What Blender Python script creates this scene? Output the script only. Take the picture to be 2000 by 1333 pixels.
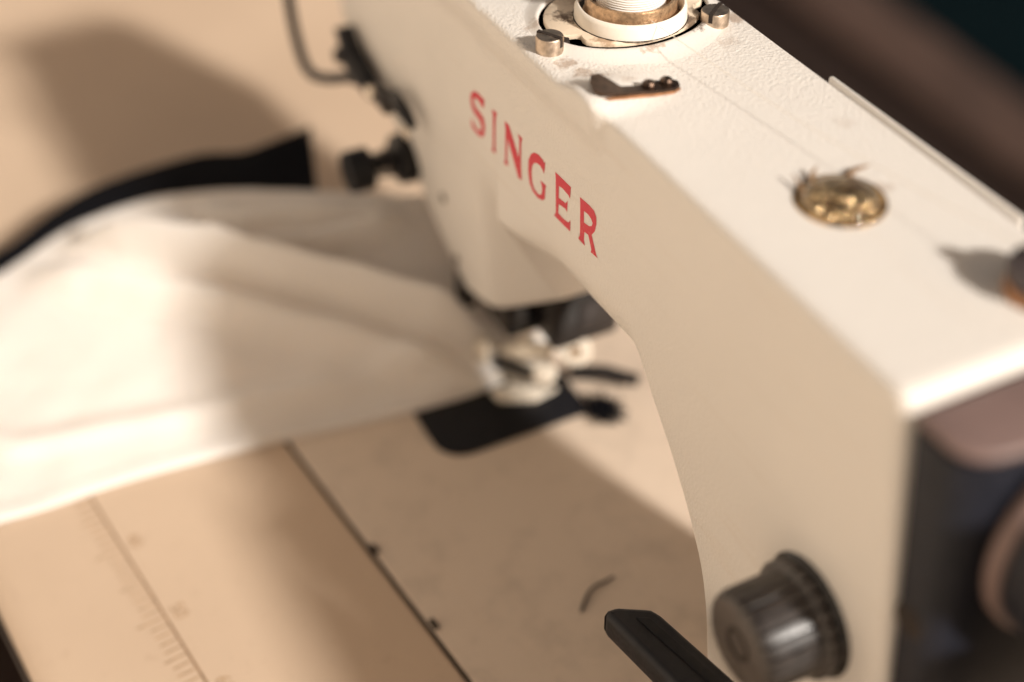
import bpy, bmesh, math, random
from mathutils import Vector, Matrix, noise
from mathutils.geometry import tessellate_polygon
random.seed(7)
for o in list(bpy.data.objects): bpy.data.objects.remove(o)
scene = bpy.context.scene
COL = scene.collection
R = math.radians
# Units: the builders take millimetres. x runs along the arm (towards the hand wheel), y to the back,
# z up; z = 0 is the middle of the arm's front, the table top lies at z = -138, the floor at z = -888.
FLOOR = -888.0
def P(x, y, z): return Vector((x, y, z - FLOOR)) * 0.001

# ------------------------------------------------------------------ camera
cd = bpy.data.cameras.new('camera'); cam = bpy.data.objects.new('camera', cd); COL.objects.link(cam)
ax = Vector((0.44444785, 0.56963399, -0.69136331)); ay = Vector((0.89573151, -0.2924644, 0.33485762)); az = Vector((-0.01145287, -0.76810266, -0.64022429))
m = Matrix(((ax[0], -ax[1], -ax[2]), (ay[0], -ay[1], -ay[2]), (az[0], -az[1], -az[2]))).to_4x4()
m.translation = P(316.547, -168.549, 241.651)
cam.matrix_world = m
cd.sensor_width = 36.0; cd.lens = 2800 / 2000 * 36.0
cd.clip_start = 0.02; cd.clip_end = 60
cd.dof.use_dof = True; cd.dof.focus_distance = 0.416; cd.dof.aperture_fstop = 3.05
cd.dof.aperture_blades = 0
scene.camera = cam
# ------------------------------------------------------------------ light
SUN_EL, SUN_AZ = R(32), math.atan2(0.93, 0.36)
world = bpy.data.worlds.new('World'); scene.world = world; world.use_nodes = True
nt = world.node_tree; bg = nt.nodes['Background']
sky = nt.nodes.new('ShaderNodeTexSky'); sky.sky_type = 'NISHITA'; sky.sun_disc = False
sky.sun_elevation = SUN_EL; sky.sun_rotation = SUN_AZ; sky.air_density = 1.0; sky.dust_density = 6.0; sky.ozone_density = 0.5
tint = nt.nodes.new('ShaderNodeMix'); tint.data_type = 'RGBA'; tint.blend_type = 'MULTIPLY'
tint.inputs[0].default_value = 1.0
nt.links.new(sky.outputs[0], tint.inputs[6]); tint.inputs[7].default_value = (1.0, 0.84, 0.68, 1)
nt.links.new(tint.outputs[2], bg.inputs[0]); bg.inputs[1].default_value = 0.05
sd = bpy.data.lights.new('sun', 'SUN'); sd.energy = 5.0; sd.angle = R(4.5); sd.color = (1.0, 0.94, 0.865)
sun = bpy.data.objects.new('sun', sd); COL.objects.link(sun)
tosun = Vector((math.sin(SUN_AZ) * math.cos(SUN_EL), math.cos(SUN_AZ) * math.cos(SUN_EL), math.sin(SUN_EL)))
sun.rotation_euler = tosun.to_track_quat('Z', 'Y').to_euler(); sun.location = P(600, 300, 900)
scene.view_settings.view_transform = 'Standard'; scene.view_settings.look = 'None'
scene.view_settings.exposure = 0.06; scene.view_settings.gamma = 1.0
scene.render.engine = 'CYCLES'

# ------------------------------------------------------------------ materials
class NB:
    """small node builder"""
    def __init__(self, name):
        self.m = bpy.data.materials.new(name); self.m.use_nodes = True
        self.t = self.m.node_tree; self.b = self.t.nodes['Principled BSDF']
        self.tc = self.t.nodes.new('ShaderNodeTexCoord')
    def n(self, kind, **kw):
        x = self.t.nodes.new(kind)
        for k, v in kw.items(): setattr(x, k, v)
        return x
    def l(self, a, b): self.t.links.new(a, b)
    def noise(self, scale, detail=3, rough=0.5, vec=None):
        x = self.n('ShaderNodeTexNoise'); x.inputs['Scale'].default_value = scale
        x.inputs['Detail'].default_value = detail; x.inputs['Roughness'].default_value = rough
        self.l(vec or self.tc.outputs['Object'], x.inputs['Vector']); return x.outputs['Fac']
    def ramp(self, fac, lo, hi, a=0.0, b=1.0):
        x = self.n('ShaderNodeMapRange'); x.inputs[1].default_value = lo; x.inputs[2].default_value = hi
        x.inputs[3].default_value = a; x.inputs[4].default_value = b
        self.l(fac, x.inputs[0]); return x.outputs[0]
    def math(self, op, a, b=None):
        x = self.n('ShaderNodeMath', operation=op)
        for i, v in enumerate((a, b)):
            if v is None: continue
            if isinstance(v, (int, float)): x.inputs[i].default_value = v
            else: self.l(v, x.inputs[i])
        return x.outputs[0]
    def mix(self, fac, a, b):
        x = self.n('ShaderNodeMix', data_type='RGBA')
        for i, v in ((0, fac), (6, a), (7, b)):
            if isinstance(v, (int, float)): x.inputs[i].default_value = v
            elif isinstance(v, tuple): x.inputs[i].default_value = (*v, 1) if len(v) == 3 else v
            else: self.l(v, x.inputs[i])
        return x.outputs[2]
    def bump(self, h, dist, strength=1.0):
        x = self.n('ShaderNodeBump'); x.inputs['Strength'].default_value = strength
        x.inputs['Distance'].default_value = dist
        self.l(h, x.inputs['Height']); self.l(x.outputs[0], self.b.inputs['Normal']); return x
    def col(self, c):
        if isinstance(c, tuple): self.b.inputs['Base Color'].default_value = (*c, 1)
        else: self.l(c, self.b.inputs['Base Color'])
    def set(self, **kw):
        for k, v in kw.items():
            s = self.b.inputs[k.replace('_', ' ')]
            if isinstance(v, (int, float, tuple)): s.default_value = v
            else: self.l(v, s)

def simple(name, c, rough=0.5, metal=0.0, nscale=300, namp=0.25, bump=0.0, bscale=900, spec=0.5, coat=0.0):
    k = NB(name)
    f = k.noise(nscale, 4)
    k.col(k.mix(k.ramp(f, 0.3, 0.7), tuple(x * (1 - namp) for x in c), tuple(min(1, x * (1 + namp)) for x in c)))
    k.set(Metallic=metal, Roughness=k.ramp(k.noise(nscale * 2.3, 3), 0.3, 0.7, max(0.02, rough - 0.07), min(1, rough + 0.07)))
    k.b.inputs['Specular IOR Level'].default_value = spec
    k.b.inputs['Coat Weight'].default_value = coat
    if bump: k.bump(k.noise(bscale, 3), bump)
    return k.m

MROOT = (0.0, 30.0, -138.0)          # base of the sewing machine
def paint_material(name, grain=1.0, stains=True, base=(0.765, 0.725, 0.675), smudge=False):
    k = NB(name)
    tc = k.tc.outputs['Object']
    big = k.ramp(k.noise(14, 4), 0.35, 0.7)
    c = k.mix(big, tuple(x * 0.965 for x in base), base)
    # fine grime that settles in the grain
    speck = k.ramp(k.noise(700, 4, 0.6), 0.60, 0.80, 0.0, 0.35)
    gr = k.ramp(k.noise(38, 3), 0.45, 0.75)
    c = k.mix(k.math('MULTIPLY', speck, gr), c, (0.42, 0.28, 0.16))
    # long faint rub marks along the arm
    mp = k.n('ShaderNodeMapping'); mp.inputs['Scale'].default_value = (0.05, 1, 1); k.l(tc, mp.inputs[0])
    rub = k.ramp(k.noise(260, 4, 0.6, mp.outputs[0]), 0.60, 0.76, 0.0, 0.16)
    c = k.mix(rub, c, (0.55, 0.40, 0.26))
    if stains:
        fine = k.noise(420, 5, 0.65)
        for (x, y, z, r, amt, col) in STAINS:
            d = k.n('ShaderNodeVectorMath', operation='DISTANCE')
            k.l(tc, d.inputs[0]); d.inputs[1].default_value = tuple((a - b) * 0.001 for a, b in zip((x, y, z), MROOT))
            near = k.ramp(d.outputs['Value'], 0.0, r * 0.001, 1.0, 0.0)
            f = k.ramp(k.math('ADD', k.math('MULTIPLY', near, 0.62), fine), 0.80, 1.0, 0.0, amt)
            c = k.mix(f, c, col)
    if smudge:
        a = k.ramp(k.noise(45, 6, 0.7), 0.5, 0.8, 0, 0.55); c = k.mix(a, c, tuple(x * 0.55 for x in base))
        a = k.ramp(k.noise(260, 3, 0.6), 0.68, 0.74, 0, 0.5); c = k.mix(a, c, (0.16, 0.10, 0.06))
    k.col(c)
    v = k.n('ShaderNodeTexVoronoi', feature='SMOOTH_F1'); v.inputs['Scale'].default_value = 1050
    k.l(tc, v.inputs['Vector'])
    h = k.math('ADD', k.math('MULTIPLY', v.outputs['Distance'], 0.7), k.noise(1300, 3))
    k.bump(h, 0.00025 * grain)
    k.set(Roughness=k.ramp(k.noise(120, 3), 0.3, 0.7, 0.33, 0.45))
    return k.m
BR = (0.30, 0.17, 0.085); DK = (0.10, 0.06, 0.035)
STAINS = [(-2, 4, 42, 7, .55, BR), (4, 6, 42, 7, .5, BR), (9, 9, 42, 6, .4, BR), (16, 14, 42, 6, .3, BR), (-4, 62, 42, 8, .55, BR), (8, 52, 42, 8, .25, BR),
          (-26, 6, 42, 7, .4, BR), (-24, 15, 44, 9, .9, DK), (-20, 17, 44, 6, .8, DK), (-6, 19, 44, 8, .7, BR), (-4, 47, 44, 9, .9, DK), (-9, 52, 44, 7, .7, DK), (-30, 25, 44, 12, .5, BR), (1, 30, 44, 9, .6, BR),
          (60, 55, 42, 7, .15, BR), (89, 44, 42, 7, .4, BR), (20, 3, 42, 8, .35, BR), (16, 0, -6, 3, .5, BR)]
M = {}
M['paint'] = paint_material('cream_crinkle_paint')
M['plate_cream'] = paint_material('yellowed_cream_plastic', 0.25, True, (0.78, 0.65, 0.50))
M['ring_cream'] = paint_material('smooth_cream_plastic', 0.1, False, (0.84, 0.775, 0.68))
M['boss'] = paint_material('smooth_cream_paint', 0.25, True)
M['bed'] = paint_material('bed_cream_paint', 0.35, False, (0.66, 0.54, 0.43), True)
def red():
    k = NB('worn_red_print')
    w = k.ramp(k.noise(900, 4, 0.7), 0.56, 0.68)
    sep = k.n('ShaderNodeSeparateXYZ'); k.l(k.tc.outputs['Object'], sep.inputs[0])
    low = k.ramp(sep.outputs[2], 0.147, 0.128, 0.05, 0.8)
    k.col(k.mix(k.math('MULTIPLY', w, low), (0.60, 0.020, 0.045), (0.80, 0.30, 0.20)))
    k.set(Roughness=0.45); k.bump(k.noise(900, 3), 0.00015); return k.m
M['red'] = red()
M['black_metal'] = simple('black_lacquered_metal', (0.007, 0.006, 0.007), 0.15, 0.0, spec=0.4)
M['black_plastic'] = simple('black_plastic', (0.007, 0.007, 0.009), 0.5, 0.0, bump=0.00003, spec=0.3)
M['cover_black'] = simple('satin_black_cover', (0.010, 0.010, 0.013), 0.5, spec=0.35)
M['cover_navy'] = simple('blue_black_cover', (0.0095, 0.0105, 0.017), 0.5, spec=0.3)
M['lit_brown'] = simple('sunlit_brown_black', (0.20, 0.135, 0.122), 0.5, 0, 60, 0.12)  # sun on the cover top and wheel rim, put into the colour
M['steel'] = simple('worn_nickel', (0.52, 0.42, 0.33), 0.46, 1.0, 500, 0.3, 0.00002, 1500)
M['bright_steel'] = simple('bright_nickel', (0.86, 0.76, 0.64), 0.30, 0.85, 500, 0.15)
M['foot'] = simple('matt_nickel', (0.90, 0.80, 0.68), 0.26, 0.35, 400, 0.15)
M['dark_steel'] = simple('browned_steel', (0.075, 0.048, 0.034), 0.34, 0.85, 500, 0.4, 0.00003, 1200)
M['gun'] = simple('dark_gunmetal', (0.05, 0.045, 0.045), 0.32, 0.7)
M['dirt_hollow'] = simple('black_grime_and_hollow', (0.02, 0.012, 0.008), 0.85, bump=0.0002)  # grime, and the dark of slots, notches and the cover hole
M['bronze'] = simple('tan_anodised_cup', (0.46, 0.31, 0.19), 0.33, 0.75, 700, 0.3, 0.00012, 900)
M['dial'] = simple('worn_grey_black_dial', (0.045, 0.037, 0.034), 0.40, 0, 200, 0.35, spec=0.6)
M['brass'] = simple('brass', (0.62, 0.38, 0.14), 0.22, 1.0, 400, 0.3)
M['copper'] = simple('copper_brown', (0.36, 0.18, 0.09), 0.4, 0.5)
M['lavgrey'] = simple('grey_spool_pin', (0.075, 0.06, 0.06), 0.45)
def glass():
    k = NB('amber_oily_sight_glass')
    f = k.ramp(k.noise(330, 3), 0.35, 0.65)
    k.col(k.mix(f, (0.17, 0.09, 0.032), (0.72, 0.53, 0.29))); k.set(Roughness=0.13, Metallic=0.75)
    k.b.inputs['Coat Weight'].default_value = 1.0; k.b.inputs['Coat Roughness'].default_value = 0.03
    k.bump(k.noise(330, 2), 0.0042); return k.m
M['glass'] = glass()
M['well'] = simple('oily_brown_well', (0.22, 0.12, 0.045), 0.25, 0.3, 500, 0.6, 0.0006, 420)
def cloth(name, c, weave=2400, amt=0.00012, sheen=0.3):
    k = NB(name)
    tc = k.tc.outputs['Object']
    wv = k.n('ShaderNodeTexWave'); wv.inputs['Scale'].default_value = weave / 6.28; wv.inputs['Distortion'].default_value = 0.6; k.l(tc, wv.inputs['Vector'])
    f = k.ramp(k.noise(30, 4), 0.3, 0.7)
    k.col(k.mix(f, tuple(x * 0.94 for x in c), c)); k.set(Roughness=0.85)
    k.b.inputs['Sheen Weight'].default_value = sheen
    if sheen == 0: k.b.inputs['Specular IOR Level'].default_value = 0.05
    k.bump(k.math('ADD', wv.outputs['Fac'], k.noise(260, 4)), amt)
    if c[0] > 0.5:      # thin white cotton in loose layers lets light wander sideways
        k.b.inputs['Subsurface Weight'].default_value = 0.35; k.b.inputs['Subsurface Radius'].default_value = (1.0, 0.85, 0.7)
        k.b.inputs['Subsurface Scale'].default_value = 0.03
    return k.m
M['white_cloth'] = cloth('white_cotton', (0.80, 0.745, 0.69))
M['black_cloth'] = cloth('black_ribbed_cloth', (0.006, 0.006, 0.008), sheen=0.0)
M['thread'] = simple('white_thread', (0.85, 0.78, 0.68), 0.7, nscale=900, namp=0.1)
def wound():
    k = NB('wound_white_thread')
    sep = k.n('ShaderNodeSeparateXYZ'); k.l(k.tc.outputs['Object'], sep.inputs[0])
    w = k.n('ShaderNodeTexWave', bands_direction='Z'); w.inputs['Scale'].default_value = 420; w.inputs['Distortion'].default_value = 1.5
    k.l(k.tc.outputs['Object'], w.inputs['Vector'])
    k.col((0.88, 0.85, 0.80)); k.set(Roughness=0.75); k.bump(w.outputs['Fac'], 0.0002)
    k.b.inputs['Sheen Weight'].default_value = 0.3; return k.m
M['wound'] = wound()
def laminate():
    k = NB('tan_table_laminate')
    f = k.ramp(k.noise(9, 5), 0.3, 0.7)
    c = k.mix(f, (0.55, 0.415, 0.30), (0.61, 0.465, 0.34))
    c = k.mix(k.ramp(k.noise(160, 5, 0.7), 0.58, 0.8, 0, 0.35), c, (0.34, 0.22, 0.14))
    k.col(c); k.set(Roughness=k.ramp(k.noise(60, 4), 0.3, 0.7, 0.28, 0.42)); k.bump(k.noise(700, 3), 0.00006); return k.m
M['table'] = laminate()
M['edge_band'] = simple('grey_edge_band', (0.42, 0.31, 0.22), 0.5)
M['print_brown'] = simple('faded_brown_print', (0.43, 0.29, 0.18), 0.5)
M['line_brown'] = simple('brown_printed_line', (0.27, 0.165, 0.095), 0.5)
M['groove'] = simple('dark_seam_rubber', (0.035, 0.022, 0.016), 0.8)
M['floor'] = simple('pale_floor', (0.70, 0.62, 0.52), 0.6, 0, 3, 0.12)
M['shaded_brown'] = cloth('dark_shaded_floor', (0.030, 0.020, 0.017), 600, 0.001, 0.0)
M['plaster'] = simple('cream_plaster', (0.74, 0.67, 0.58), 0.9, 0, 5, 0.04, 0.002, 60)
M['wood'] = simple('brown_wood', (0.062, 0.037, 0.028), 0.5, 0, 12, 0.3)
M['teal'] = cloth('dark_teal_rug', (0.0012, 0.006, 0.008), 600, 0.001, 0.0)
M['shred'] = simple('dried_brown_sealant', (0.22, 0.13, 0.065), 0.6)
M['legs'] = simple('grey_enamelled_steel', (0.10, 0.10, 0.10), 0.4)

# ------------------------------------------------------------------ mesh helpers
class MB:
    def __init__(self): self.bm = bmesh.new()
    def grid(self, rows, close_u=False, close_v=False):
        vs = [[self.bm.verts.new(p) for p in r] for r in rows]
        nu, nv = len(vs), len(vs[0])
        for i in range(nu if close_u else nu - 1):
            for j in range(nv if close_v else nv - 1):
                a, b, c, d = vs[i][j], vs[(i + 1) % nu][j], vs[(i + 1) % nu][(j + 1) % nv], vs[i][(j + 1) % nv]
                try: self.bm.faces.new((a, b, c, d))
                except ValueError: pass
        return vs
    def face(self, vs):
        try: return self.bm.faces.new(vs)
        except ValueError: return None
    def lathe(self, c, prof, axis=(0, 0, 1), seg=40, a0=0.0, a1=360.0, rib=None):
        """prof = (radius, height) pairs round the axis through c; rib(angle) scales the radius"""
        w = Vector(axis).normalized(); u = w.orthogonal().normalized()
        if abs(w.z) > 0.99: u = Vector((1, 0, 0))
        v = w.cross(u); c = Vector(c)
        full = abs(a1 - a0) >= 359.9
        rows = []
        for i in range(seg + (0 if full else 1)):
            a = R(a0 + (a1 - a0) * i / seg)
            s = rib(i) if rib else 1.0
            d = u * math.cos(a) + v * math.sin(a)
            rows.append([c + d * (r * s) + w * h for r, h in prof])
        vs = self.grid(rows, close_u=full)
        if not full:
            self.face(vs[0]); self.face(list(reversed(vs[-1])))
        else:
            for j in (0, -1):
                if prof[j][0] > 1e-6: self.face([r[j] for r in vs])
        return vs
    def tube(self, pts, r, seg=8, taper=None):
        pts = [Vector(p) for p in pts]; rows = []; up = None
        for i, p in enumerate(pts):
            t = (pts[min(i + 1, len(pts) - 1)] - pts[max(i - 1, 0)]).normalized()
            if up is None: up = t.orthogonal().normalized()
            up = (up - t * up.dot(t)).normalized(); s = t.cross(up)
            rr = r * (taper[i] if taper else 1)
            rows.append([p + (up * math.cos(2 * math.pi * k / seg) + s * math.sin(2 * math.pi * k / seg)) * rr for k in range(seg)])
        vs = self.grid(rows, close_v=True); self.face(list(reversed(vs[0]))); self.face(vs[-1])
    def box(self, x0, x1, y0, y1, z0, z1, bev=0.0, seg=2):
        r = bmesh.ops.create_cube(self.bm, size=1.0)
        for v in r['verts']: v.co = Vector(((x0 + x1) / 2 + v.co.x * (x1 - x0), (y0 + y1) / 2 + v.co.y * (y1 - y0), (z0 + z1) / 2 + v.co.z * (z1 - z0)))
        if bev:
            es = {e for v in r['verts'] for e in v.link_edges}
            bmesh.ops.bevel(self.bm, geom=list(es), offset=bev, segments=seg, affect='EDGES', profile=0.5)
    def prism(self, poly, z0, z1, bev=0.0, fn=None, seg=2):
        """poly in x,y, from z0 to z1; fn maps (x, y, z) to a point"""
        lo = [self.bm.verts.new(Vector((x, y, z0))) for x, y in poly]
        hi = [self.bm.verts.new(Vector((x, y, z1))) for x, y in poly]
        n = len(poly); fs = [self.face(list(reversed(lo))), self.face(hi)]
        for i in range(n): fs.append(self.face((lo[i], lo[(i + 1) % n], hi[(i + 1) % n], hi[i])))
        vs = lo + hi
        bmesh.ops.recalc_face_normals(self.bm, faces=[f for f in fs if f])
        if bev:
            es = [e for e in {e for v in vs for e in v.link_edges}]
            g = bmesh.ops.bevel(self.bm, geom=es, offset=bev, segments=seg, affect='EDGES', profile=0.5)
            vs = list({v for v in self.bm.verts if v.is_valid}) if fn else vs
        if fn:
            for v in vs: v.co = Vector(fn(*v.co))
    def sheet(self, loops, fn):
        """flat figure (outline plus holes), given in 2-D, placed by fn"""
        vv = [[Vector((a, b, 0)) for a, b in lp] for lp in loops]
        flat = [p for lp in vv for p in lp]
        bv = [self.bm.verts.new(Vector(fn(p.x, p.y))) for p in flat]
        for t in tessellate_polygon(vv): self.face([bv[i] for i in t])
    def build(self, name, mat, parent=None, smooth=40, root=None, recalc=True):
        bm = self.bm
        if recalc: bmesh.ops.recalc_face_normals(bm, faces=bm.faces)
        base = root if root is not None else (parent_base(parent) if parent else Vector((0, 0, 0)))
        for v in bm.verts: v.co = P(*v.co) - base
        me = bpy.data.meshes.new(name); bm.to_mesh(me); bm.free()
        me.materials.append(mat)
        for p in me.polygons: p.use_smooth = True
        me.set_sharp_from_angle(angle=R(smooth))
        o = bpy.data.objects.new(name, me); COL.objects.link(o)
        if parent: o.parent = parent
        elif root is not None: o.location = root
        return o
def parent_base(o):
    b = Vector((0, 0, 0))
    while o is not None: b += o.location; o = o.parent
    return b
def thing(name, x, y, z, label, cat, group=None):
    o = bpy.data.objects.new(name, None); COL.objects.link(o); o.location = P(x, y, z); o.empty_display_size = 0.02
    o['label'] = label; o['category'] = cat
    if group: o['group'] = group
    return o
def interp(tab, x):
    if x <= tab[0][0]: return tab[0][1]
    for (a, b), (c, d) in zip(tab, tab[1:]):
        if x <= c: return b + (d - b) * (x - a) / (c - a)
    return tab[-1][1]
def sstep(a, b, x):
    if a > b: return 1 - sstep(b, a, x)
    t = min(1, max(0, (x - a) / (b - a))); return t * t * (3 - 2 * t)

# ================================================================== the place: floor, table
fl = MB(); fl.box(-9000, 6000, -6000, 9000, FLOOR - 60, FLOOR)
f = fl.build('floor', M['floor'], None, root=Vector((0, 0, 0))); f['kind'] = 'structure'
# sunlit wall of the workroom, behind the photographer
wl = MB(); wn = Vector((0.45, 0.89, 0)).normalized(); wt = Vector((wn.y, -wn.x, 0)); wc = Vector((0, 0, 0)) - wn * 1500
pts = [wc + wt * a + wn * b for a, b in ((-2600, 0), (2600, 0), (2600, -120), (-2600, -120))]
wl.prism([(p.x, p.y) for p in pts], FLOOR, FLOOR + 2600)
o = wl.build('wall', M['plaster'], None, root=P(wc.x, wc.y, FLOOR)); o['kind'] = 'structure'
# things lying on the floor behind the table
mt = MB(); mt.prism([(-2600, -520), (900, -60), (900, 3400), (-2600, 3400)], FLOOR + 0.2, FLOOR + 5, 1)  # dark sheet painting in the shade of the floor below the table
o = mt.build('shaded_floor_sheet', M['shaded_brown'], None, root=P(-800, 1800, FLOOR)); o['label'] = 'wide dark brown sheet standing in for shaded floor under and behind the table'; o['category'] = 'mat'
rug = MB(); rug.prism([(-2600, 1460), (-700, 1345), (-640, 2600), (-2600, 2700)], FLOOR + 5.2, FLOOR + 13, 3)
r_ = rug.build('rug', M['teal'], None, root=P(-1500, 1900, FLOOR)); r_['label'] = 'dark teal rug lying on the brown floor behind the table'; r_['category'] = 'rug'
wb = MB(); wb.prism([(-2600, 1290), (-690, 1190), (-690, 1320), (-2600, 1455)], FLOOR + 5.2, FLOOR + 26, 4)
w_ = wb.build('wooden_batten', M['wood'], None, root=P(-1500, 1300, FLOOR)); w_['label'] = 'brown wooden batten lying along the edge of the teal rug'; w_['category'] = 'batten'

TZ = -138.0
TA = math.atan(0.114)
def tb(u, v, z=0.0):                 # table frame: u along the front edge, v to the back, origin on the front edge
    return (-30 + u * math.cos(TA) - v * math.sin(TA), -186.3 + u * math.sin(TA) + v * math.cos(TA), TZ + z)
table = thing('sewing_table', 0, 0, FLOOR, 'tan laminate sewing table with a printed ruler, the machine let into it', 'table')
top = MB()
SEAM_V = 117.0
def slab(u0, u1, v0, v1):
    top.prism([(u0, v0), (u1, v0), (u1, v1), (u0, v1)], -28, 0, 0, fn=None)
# front strip with a rounded nose, then the left, right and back slabs round the cut-out for the bed
nose = []
for k in range(9):
    a = R(180 - 90 * k / 8); nose.append((20 + 20 * math.cos(a), -10 + 10 * math.sin(a)))
prof = [(SEAM_V, -28), (22, -28), (20, -14), (1, -14), (0, -12)] + nose + [(60, 0), (SEAM_V - 1.0, 0), (SEAM_V, -0.8)]
def strip(u0, u1):
    rows = [[Vector(tb(u0 + (u1 - u0) * i / 20, v, z)) for v, z in prof] for i in range(21)]
    vs = top.grid(rows, close_v=True); top.face(vs[0]); top.face(list(reversed(vs[-1])))
strip(-760, 480)
def tslab(u0, u1, v0, v1):
    top.prism([(u0, v0), (u1, v0), (u1, v1), (u0, v1)], -28, 0, 0.6, None, 1)
sl = MB()
def tslab(u0, u1, v0, v1):
    lo = [Vector(tb(a, b, -28)) for a, b in ((u0, v0), (u1, v0), (u1, v1), (u0, v1))]
    hi = [Vector(tb(a, b, 0)) for a, b in ((u0, v0), (u1, v0), (u1, v1), (u0, v1))]
    a = [top.bm.verts.new(p) for p in lo]; b = [top.bm.verts.new(p) for p in hi]
    top.face(list(reversed(a))); top.face(b)
    for i in range(4): top.face((a[i], a[(i + 1) % 4], b[(i + 1) % 4], b[i]))
tslab(-760, -118, SEAM_V + 0.01, 380)
tslab(262, 480, SEAM_V + 0.01, 380)
tslab(-118, 262, 312, 380)
top.build('table_top', M['table'], table, 35)
eb = MB()
eb.grid([[Vector(tb(u, v, z)) for v, z in ((-0.3, -11.0), (-1.2, -11.4), (-1.2, -20), (6, -20), (6, -14.2))] for u in (-760, 480)])
eb.build('edge_band', M['groove'], table)
gr = MB()
gr.grid([[Vector(tb(u, v, z)) for v, z in ((SEAM_V + 0.0, -0.6), (SEAM_V + 1.6, -0.6))] for u in (-118, 262)])
gr.build('seam_strip', M['groove'], table)
for (u, v) in ((-740, 40), (440, 40), (-740, 340), (440, 340)):
    lg = MB(); x, y, z = tb(u, v, -28); lg.box(x - 20, x + 20, y - 20, y + 20, FLOOR + 4, z, 3); lg.box(x - 26, x + 26, y - 26, y + 26, FLOOR, FLOOR + 4, 1)
    lg.build('leg', M['legs'], table)
# printed ruler
RA = math.atan(0.135)
def ru(u, v, z=0.15): return (-19.2 + 2.2 + u * math.cos(RA) - v * math.sin(RA), -138.6 + u * math.sin(RA) + v * math.cos(RA), TZ + z)
rl = MB()
def quad(u0, u1, v0, v1): rl.face([rl.bm.verts.new(Vector(ru(a, b))) for a, b in ((u0, v0), (u1, v0), (u1, v1), (u0, v1))])
for k in range(-30, 40):
    u = k * 3.7
    L = 9.0 if k % 10 == 0 else (7.2 if k % 5 == 0 else 5.6)
    quad(u - 0.35, u + 0.35, -1.0 - L, -1.0)
rl.build('ruler_scale', M['print_brown'], table)
rl = MB(); quad(-130, 160, -0.45, 0.45); rl.build('ruler_line', M['line_brown'], table)
def numeral(txt, u, v, size, parent, mat):
    cu = bpy.data.curves.new('numeral', 'FONT'); cu.body = txt; cu.size = size * 0.001; cu.align_x = 'CENTER'
    tmp = bpy.data.objects.new('tmp', cu); COL.objects.link(tmp)
    bpy.context.view_layer.update()
    me = bpy.data.meshes.new_from_object(tmp.evaluated_get(bpy.context.evaluated_depsgraph_get()))
    bpy.data.objects.remove(tmp)
    base = parent_base(parent)
    for w in me.vertices: w.co = P(*ru(u + w.co.x * 1000, v + w.co.y * 1000)) - base
    me.materials.append(mat)
    o = bpy.data.objects.new('numeral', me); COL.objects.link(o); o.parent = parent; return o
for txt, u in (('40', -38.5), ('50', 0.0), ('60', 36.5)): numeral(txt, u + 0.5, 2.6, 7.0, table, M['print_brown'])

mp_ = MB()
def uslab(u0, u1, v0, v1, z0, z1, mb):
    mb.prism([tb(a, b)[:2] for a, b in ((u0, v0), (u1, v0), (u1, v1), (u0, v1))], z0, z1, 1)
uslab(-740, 300, 362, 376, FLOOR + 180, TZ - 28.2, mp_); mp_.build('back_sunblock', M['legs'], table)  # added unseen panel that keeps sun off the floor below the table
dc = MB(); uslab(300, 470, 60, 376, FLOOR + 6, TZ - 28.2, dc); sblock = dc.build('side_sunblock', M['legs'], table)  # added unseen block stopping low sun at the table's right end
for k in range(3):
    d = MB(); uslab(308, 462, 52, 59.5, FLOOR + 30 + 225 * k, FLOOR + 240 + 225 * k, d); d.build('sunblock_front', M['lit_brown'], sblock)

# ================================================================== the sewing machine
mach = thing('sewing_machine', *MROOT, 'cream sewing machine with red lettering on its arm, let into the table', 'sewing machine')
ZT = 41.6
ZB = [(-200, -36), (-172, -38), (-152, -44), (-130, -61), (-107, -83), (-90, -95.5), (-85, -98), (-60, -90), (-42.5, -79), (-41.2, -36), (20, -36), (44, -35), (52, -33.5), (56, -34), (62, -40),
      (70, -48.5), (80, -61), (88, -74), (92, -84), (96, -102), (98.5, -122), (99.5, -137.6), (170, -137.6)]
def zb(x): return interp(ZB, x)
OUT = [(x, z) for x, z in ZB if x > -42]
def dist_out(x, z):
    best = 1e9
    for (a, b), (c, d) in zip(OUT, OUT[1:]):
        ex, ez = c - a, d - b; L = ex * ex + ez * ez
        t = max(0, min(1, ((x - a) * ex + (z - b) * ez) / L)) if L else 0
        best = min(best, math.hypot(x - a - t * ex, z - b - t * ez))
    return best
def pad(x):  return sstep(4, 17, x) * (1.0 - sstep(21.5, 31, x))
def padf(x): return 1.0 - sstep(23, 30, x)
def front_y(x, z):
    y = 0.0
    if x > -42:
        r = 21 + (4.5 - 21) * sstep(42, 60, x) if x < 100 else 4.5
        ry = 17 + (4.5 - 17) * sstep(42, 60, x)
        q = 0.12 + 0.88 * sstep(-42, 2, x); r *= q; ry *= q
        d = min(dist_out(x, z), r)
        if x > 100: d = r
        y = ry * (1 - math.sqrt(max(0, 1 - (1 - d / r) ** 2)))
    else:
        if z < -14: y = 0.08 * (-14 - z)
        d = min(3.0, z - zb(x)); y += 3.0 - math.sqrt(max(0, 9 - (3.0 - d) ** 2))
        e = -42.2 - x
        if e < 24: q = 24 - max(e, 0); y += sstep(-22, -52, z) * (q * q / 20 if q < 10 else 5 + (q - 10) * 0.95)
    w = padf(x) * sstep(25, 37, z); y -= 3.0 * w
    rt = 2.2; d = min(rt, ZT - z); y += rt - math.sqrt(max(0, rt * rt - (rt - d) ** 2))
    return y
xs = [-194.0, -193.7, -193.2, -192.3, -191, -189, -186.5, -184]
x = -181
while x < -44.5: xs.append(x); x += 3.0
xs += [-46, -44.5, -43.4, -42.7, -42.5, -41.2, -41.0, -40, -38]
x = -35
while x < 100: xs.append(x); x += 2.0
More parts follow.
